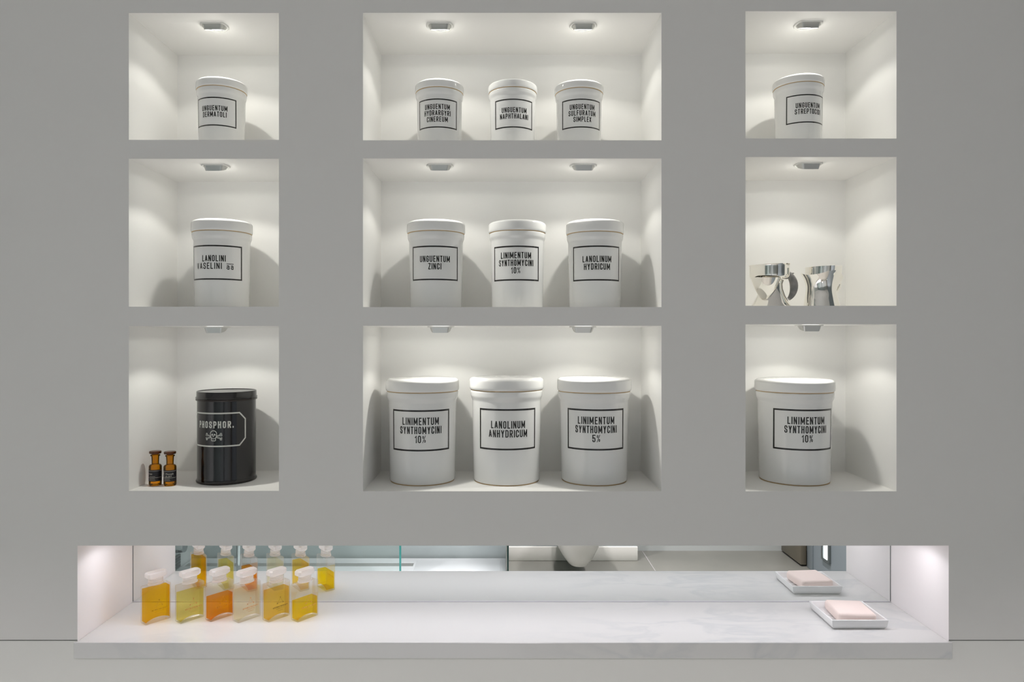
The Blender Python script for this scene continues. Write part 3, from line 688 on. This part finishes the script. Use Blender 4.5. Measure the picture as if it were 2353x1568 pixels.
# ------------------------------------------------------------------ silver jugs
zj = wz(703)
def shell_rev(fn, nz=24, na=72, thick=.0012):
    """open shell: fn(t, a) -> (x, y, z), t 0..1 bottom to rim; given an inner wall so the rim has thickness"""
    mb = MB(); vs = []
    for i in range(nz+1):
        for k in range(na): vs.append(Vector(fn(i/nz, 2*pi*k/na)))
    c = [sum((vs[i*na+k] for k in range(na)), Vector())/na for i in range(nz+1)]
    inner = []
    for i in range(nz, -1, -1):
        for k in range(na):
            p = vs[i*na+k]; d_ = (p-c[i]); d_.z = 0
            ln = d_.length; inner.append(p-d_.normalized()*min(thick, ln*.5) if ln > 1e-6 else p.copy())
    allv = vs+inner; rows_ = 2*(nz+1)
    fs = [(i*na+k, i*na+(k+1) % na, (i+1)*na+(k+1) % na, (i+1)*na+k) for i in range(rows_-1) for k in range(na)]
    return mb.add(allv, fs)
def interp(tab, t):
    n = len(tab)
    for i in range(n-1):
        t0, v0 = tab[i]; t1, v1 = tab[i+1]
        if t <= t1 or i == n-2:
            def sl(k):
                a, b = tab[max(0, k-1)], tab[min(n-1, k+1)]; return (b[1]-a[1])/(b[0]-a[0])
            h = t1-t0; s = max(0.0, min(1.0, (t-t0)/h))
            return (2*s**3-3*s*s+1)*v0+(s**3-2*s*s+s)*h*sl(i)+(-2*s**3+3*s*s)*v1+(s**3-s*s)*h*sl(i+1)
# first jug: waisted stem, round bowl collar, tulip spout in front, horn handle
dj = .085; Zj = D+dj
jx = wx(1768, dj)
pm = Zj/F
t_ = thing('silver_jug', 'polished silver jug with curved grey handle and tulip spout', 'jug', (jx, dj, zj+.0002), 0, 'silver jugs in the niche')
hz_ = lambda v, dd=0: wz(v, dj+dd)-zj
prof = [(.0, .0), (.037, .0), (.038, .0015), (.037, .004), (.033, .010), (.027, .022), (.0225, .036), (.0215, .046), (.024, .0535), (.0285, .0575)]
MB().lathe([(r_, z) for r_, z in prof], 72, c=(.003, 0)).build('stem', M['silver'], t_)
def bowl(t, a):
    if t < .35: s = t/.35; an = s*pi/2; r_ = .026+.0115*sin(an); z = .0535+.010*(1-cos(an))
    else: s = (t-.35)/.65; r_ = .0375+.0005*s; z = .0635+s*(.0215+.0015*cos(a-.6))
    r_ += .0012*max(0, (t-.92)/.08)
    return (r_*cos(a), r_*sin(a), z)
MB().lathe([(0, .0536), (.027, .0536)], 48, close=False).build('bowl_floor', M['silver'], t_)
shell_rev(bowl).build('bowl', M['silver'], t_)
def tulip(t, a):
    r_ = interp([(0, .002), (.25, .012), (.6, .0215), (1, .0285)], t)
    z = .010+t*(.0465+.0015*cos(2*a)-.001*sin(a))
    return (-.0155+r_*cos(a)*1.0, -.022+r_*.85*sin(a)+.004*(1-t), z)
shell_rev(tulip).build('spout', M['silver'], t_)
hp = [];  hr = []
for k in range(15):
    s = k/14; a = R(62)-s*R(118)
    hp.append((.026+.0245*cos(a)*1.0, .004, .042+.030*sin(a)))
    hr.append(.0035+.0035*sin(pi*min(1, s*1.0))+.0016*(1-s))
hb = MB().tube(hp, hr, 16)
hb.build('handle', M['handle'], t_)
MB().tube([(.036, .004, .0685), (.043, .004, .0665), (.0505, .004, .0690)], [.0042, .0032, .0008], 12).build('handle_tip', M['handle'], t_)
# second jug
jx2 = wx(1890, dj)
jx2 = wx(1888, dj)
t_ = thing('silver_jug', 'polished silver jug with wavy lip turned away from its mate', 'jug', (jx2, dj, zj+.0002), 0, 'silver jugs in the niche')
RIM2 = [(0, .0500), (30, .0560), (90, .0660), (150, .0665), (180, .0675), (205, .0635), (235, .0640), (280, .0705), (305, .0680), (330, .0600), (360, .0500)]
def body2(t, a):
    r_ = interp([(0, .0345), (.25, .0315), (.58, .0283), (.8, .0315), (1, .0380)], t)
    lip = max(0, cos(a-R(188)))**8*t**3
    rim = interp(RIM2, math.degrees(a) % 360)
    return (-.002+(r_+.004*lip)*cos(a)-.003*t*(1-t)*2, -.006+(r_*.92)*sin(a), t*rim)
MB().lathe([(0, .0002), (.035, .0002)], 48, close=False, c=(-.003, -.006)).build('base', M['silver'], t_)
shell_rev(body2).build('body', M['silver'], t_)
def band2(t, a):
    r_ = .0330+.0020*t; lean = .004*t
    return (.0085+r_*cos(a)+lean*.5, .014+r_*sin(a)*.9, .050+t*(.0325+.0014*cos(a-.3)))
MB().lathe([(0, .0502), (.0330, .0502)], 48, close=False, c=(.0085, .014), sy=.9).build('collar_floor', M['silver'], t_)
shell_rev(band2, 10).build('collar', M['silver'], t_)
hp = [(.034+.011*sin(pi*k/10), .012+.010*sin(pi*k/10), .064-.034*k/10) for k in range(11)]
MB().tube(hp, [.0025+.0022*sin(pi*k/10) for k in range(11)], 14).build('handle', M['silver'], t_)

# ------------------------------------------------------------------ frosted toiletry bottles on the marble
BW, BT, BH = .0505, .0230, .0735
def near_pt(u, v):
    Z = (CAMZ-CTZ)*F/(v-CY); return (u-CX)/F*Z, Z-D
def soft_box(x0, x1, y0, y1, z0, z1, b, seg=3): return MB().box(x0, x1, y0, y1, z0, z1, b, seg)
def liquid_mesh(fill):
    mb = MB(); ins = .0022; x0, x1, y0, y1 = ins, BW-ins, ins, BT-ins; n = 20; top = .004+fill*(BH-.0085)
    vs = []
    for i in range(n+1):
        x = x0+(x1-x0)*i/n; s = 2*i/n-1; zb = .0035+.0065*max(0, 1-s*s)**.8
        vs += [(x, y0, zb), (x, y1, zb), (x, y1, top), (x, y0, top)]
    fs = []
    for i in range(n):
        a, b = i*4, (i+1)*4
        fs += [(a, a+1, b+1, b), (a+1, a+2, b+2, b+1), (a+2, a+3, b+3, b+2), (a+3, a, b, b+3)]
    fs += [(0, 3, 2, 1), (n*4, n*4+1, n*4+2, n*4+3)]
    return mb.add(vs, fs)
def logo_quads():
    q = []
    e = [(0, .0065), (-.0062, -.0035), (.0056, -.0032)]
    for i in range(3):
        a, b = Vector(e[i]), Vector(e[(i+1) % 3]); dv = b-a
        ribbon([a+dv*.10, a+dv*.88], 0, .00036, q)
    for (x, y) in e:
        d_ = Vector((x, y)); d_.normalize()
        for an in (-.9, 0, .9):
            dd = Vector((d_.x*cos(an)-d_.y*sin(an), d_.x*sin(an)+d_.y*cos(an)))
            ribbon([(x, y), (x+dd.x*.0020, y+dd.y*.0020)], 0, .00062, q)
        ribbon([(x-.0006, y), (x+.0006, y)], 0, .0011, q)
    for qq in text_quads('AROMATHERAPY', .0030, th=.19, gap=.26, maxw=.034): q.append(tuple(Vector((p.x, p.y-.0125)) for p in qq))
    for qq in text_quads('ASSOCIATES', .0016, th=.2, gap=.3, maxw=.018): q.append(tuple(Vector((p.x, p.y-.0158)) for p in qq))
    ribbon([(-.006, -.0190), (.006, -.0190)], 0, .00035, q)
    return q
def bottle(u, v, ang, fill, tint, body, printc, label, clear=.95):
    x, y = near_pt(u, v)
    t_ = thing('toiletry_bottle', label, 'bottle', (x, y, CTZ+.0002), R(ang), 'frosted toiletry bottles on the marble shelf')
    ml = see_through('liquid', tint, body, clear, .0, .2, .8)
    soft_box(0, BW, 0, BT, 0, BH, .0022).build('bottle_body', M['frost'], t_)
    liquid_mesh(fill).build('liquid', ml, t_, smooth=30)
    cx_, cy_ = BW/2, BT/2
    pr = [(.0095, BH-.0003), (.0128, BH+.0004), (.0128, BH+.0028), (.0112, BH+.0034)]
    for k in range(3): z = BH+.0042+k*.0028; pr += [(.0108, z), (.0116, z+.0008), (.0116, z+.0016), (.0108, z+.0022)]
    pr += [(.0105, BH+.0135), (.009, BH+.0136)]
    MB().lathe(pr, 40, c=(cx_, cy_), sx=1.22, sy=.86).build('neck', M['cap'], t_)
    cb = bmesh.new(); L_, W_, h_ = .0385, .0195, .0118; z0 = BH+.0137
    vsb = []
    for (z, sx2, ch_) in ((z0, .84, .003), (z0+h_*.22, 1.0, .004), (z0+h_*.80, 1.0, .004), (z0+h_, .93, .004)):
        lx, ly = L_/2*sx2, W_/2*(sx2 if z < z0+h_ else .84)
        vsb.append([cb.verts.new((cx_+px, cy_+py, z)) for px, py in ((-lx+ch_, -ly), (lx-ch_, -ly), (lx, -ly+ch_*.8), (lx, ly-ch_*.8), (lx-ch_, ly), (-lx+ch_, ly), (-lx, ly-ch_*.8), (-lx, -ly+ch_*.8))])
    for i in range(3):
        for k in range(8): cb.faces.new((vsb[i][k], vsb[i][(k+1) % 8], vsb[i+1][(k+1) % 8], vsb[i+1][k]))
    cb.faces.new(list(reversed(vsb[0]))); cb.faces.new(vsb[3])
    MB().take(cb).build('stopper', M['cap'], t_, smooth=20)
    flat(logo_quads(), -.0003, BW*.53, BH*.50).build('printed_logo', printc, t_, smooth=0, fix=False)
    return t_
pr_gold = mat('copper print', (.62, .26, .09), .35); pr_dark = mat('dark brown print', (.10, .055, .015), .4); pr_amb = mat('amber print', (.46, .24, .01), .4); pr_oran = mat('orange print', (.62, .25, .01), .4)
bottle(334.0, 1439.4, 50, .985, (1, .76, .05), (.95, .60, .004), pr_amb, 'frosted bottle brimful of deep yellow oil, nearest the recess wall')
bottle(414.3, 1436.0, 51, .84, (.955, .90, .46), (.90, .80, .25), pr_gold, 'frosted bottle nearly full of pale green yellow oil')
bottle(483.8, 1431.8, 51, .66, (1, .62, .05), (.95, .42, .004), pr_oran, 'frosted bottle of dark orange oil beside the green yellow one')
bottle(547.5, 1434.4, 51, .90, (1, .975, .84), (.93, .88, .70), pr_gold, 'frosted bottle full of almost colourless cream oil')
bottle(617.0, 1432.6, 51, .86, (1, .83, .32), (.95, .72, .22), pr_dark, 'frosted bottle of golden oil with dark brown emblem')
bottle(683.5, 1432.6, 51, .55, (1, .85, .05), (.96, .70, .004), pr_gold, 'frosted bottle half full of bright yellow oil, end of the row')

# ------------------------------------------------------------------ soap dish and soap
dx0, dx1, dy0, dy1, dh = .6385, .7495, .0515, .153, .0185
dish = thing('soap_dish', 'shallow rectangular white porcelain soap dish on the marble', 'dish', ((dx0+dx1)/2, (dy0+dy1)/2, CTZ+.0002))
hx, hy, wt = (dx1-dx0)/2, (dy1-dy0)/2, .0036
bm = bmesh.new()
def rect(hx_, hy_, z): return [bm.verts.new((sx2*hx_, sy2*hy_, z)) for sx2, sy2 in ((-1, -1), (1, -1), (1, 1), (-1, 1))]
rings = [rect(hx-.009, hy-.009, 0), rect(hx-.005, hy-.005, .0002), rect(hx-.002, hy-.002, .005), rect(hx, hy, dh), rect(hx-wt, hy-wt, dh), rect(hx-wt-.002, hy-wt-.002, .0045)]
for i in range(len(rings)-1):
    for k in range(4): bm.faces.new((rings[i][k], rings[i][(k+1) % 4], rings[i+1][(k+1) % 4], rings[i+1][k]))
bm.faces.new(list(reversed(rings[0]))); bm.faces.new(rings[-1])
bmesh.ops.bevel(bm, geom=list(bm.edges), offset=.0011, segments=3, affect='EDGES', profile=.5)
MB().take(bm).build('tray', M['dish'], dish, smooth=50)
MB().box(-hx+.012, hx-.012, -.010, -.007, .0044, .0056, .0005).build('drain_rib', M['dish'], dish)
MB().box(-hx+.012, hx-.012, .007, .010, .0044, .0056, .0005).build('drain_rib', M['dish'], dish)
so = MB().box(-.037, .037, -.0375, .0375, 0, .0205, .0065, 5).build('soap_bar', M['soap'], None, smooth=60)
so.location = (.6985, .1015, CTZ+.0060); so.rotation_euler = (0, 0, R(-5))
tag(so, 'pale pink bar of soap lying in the white dish', 'soap')
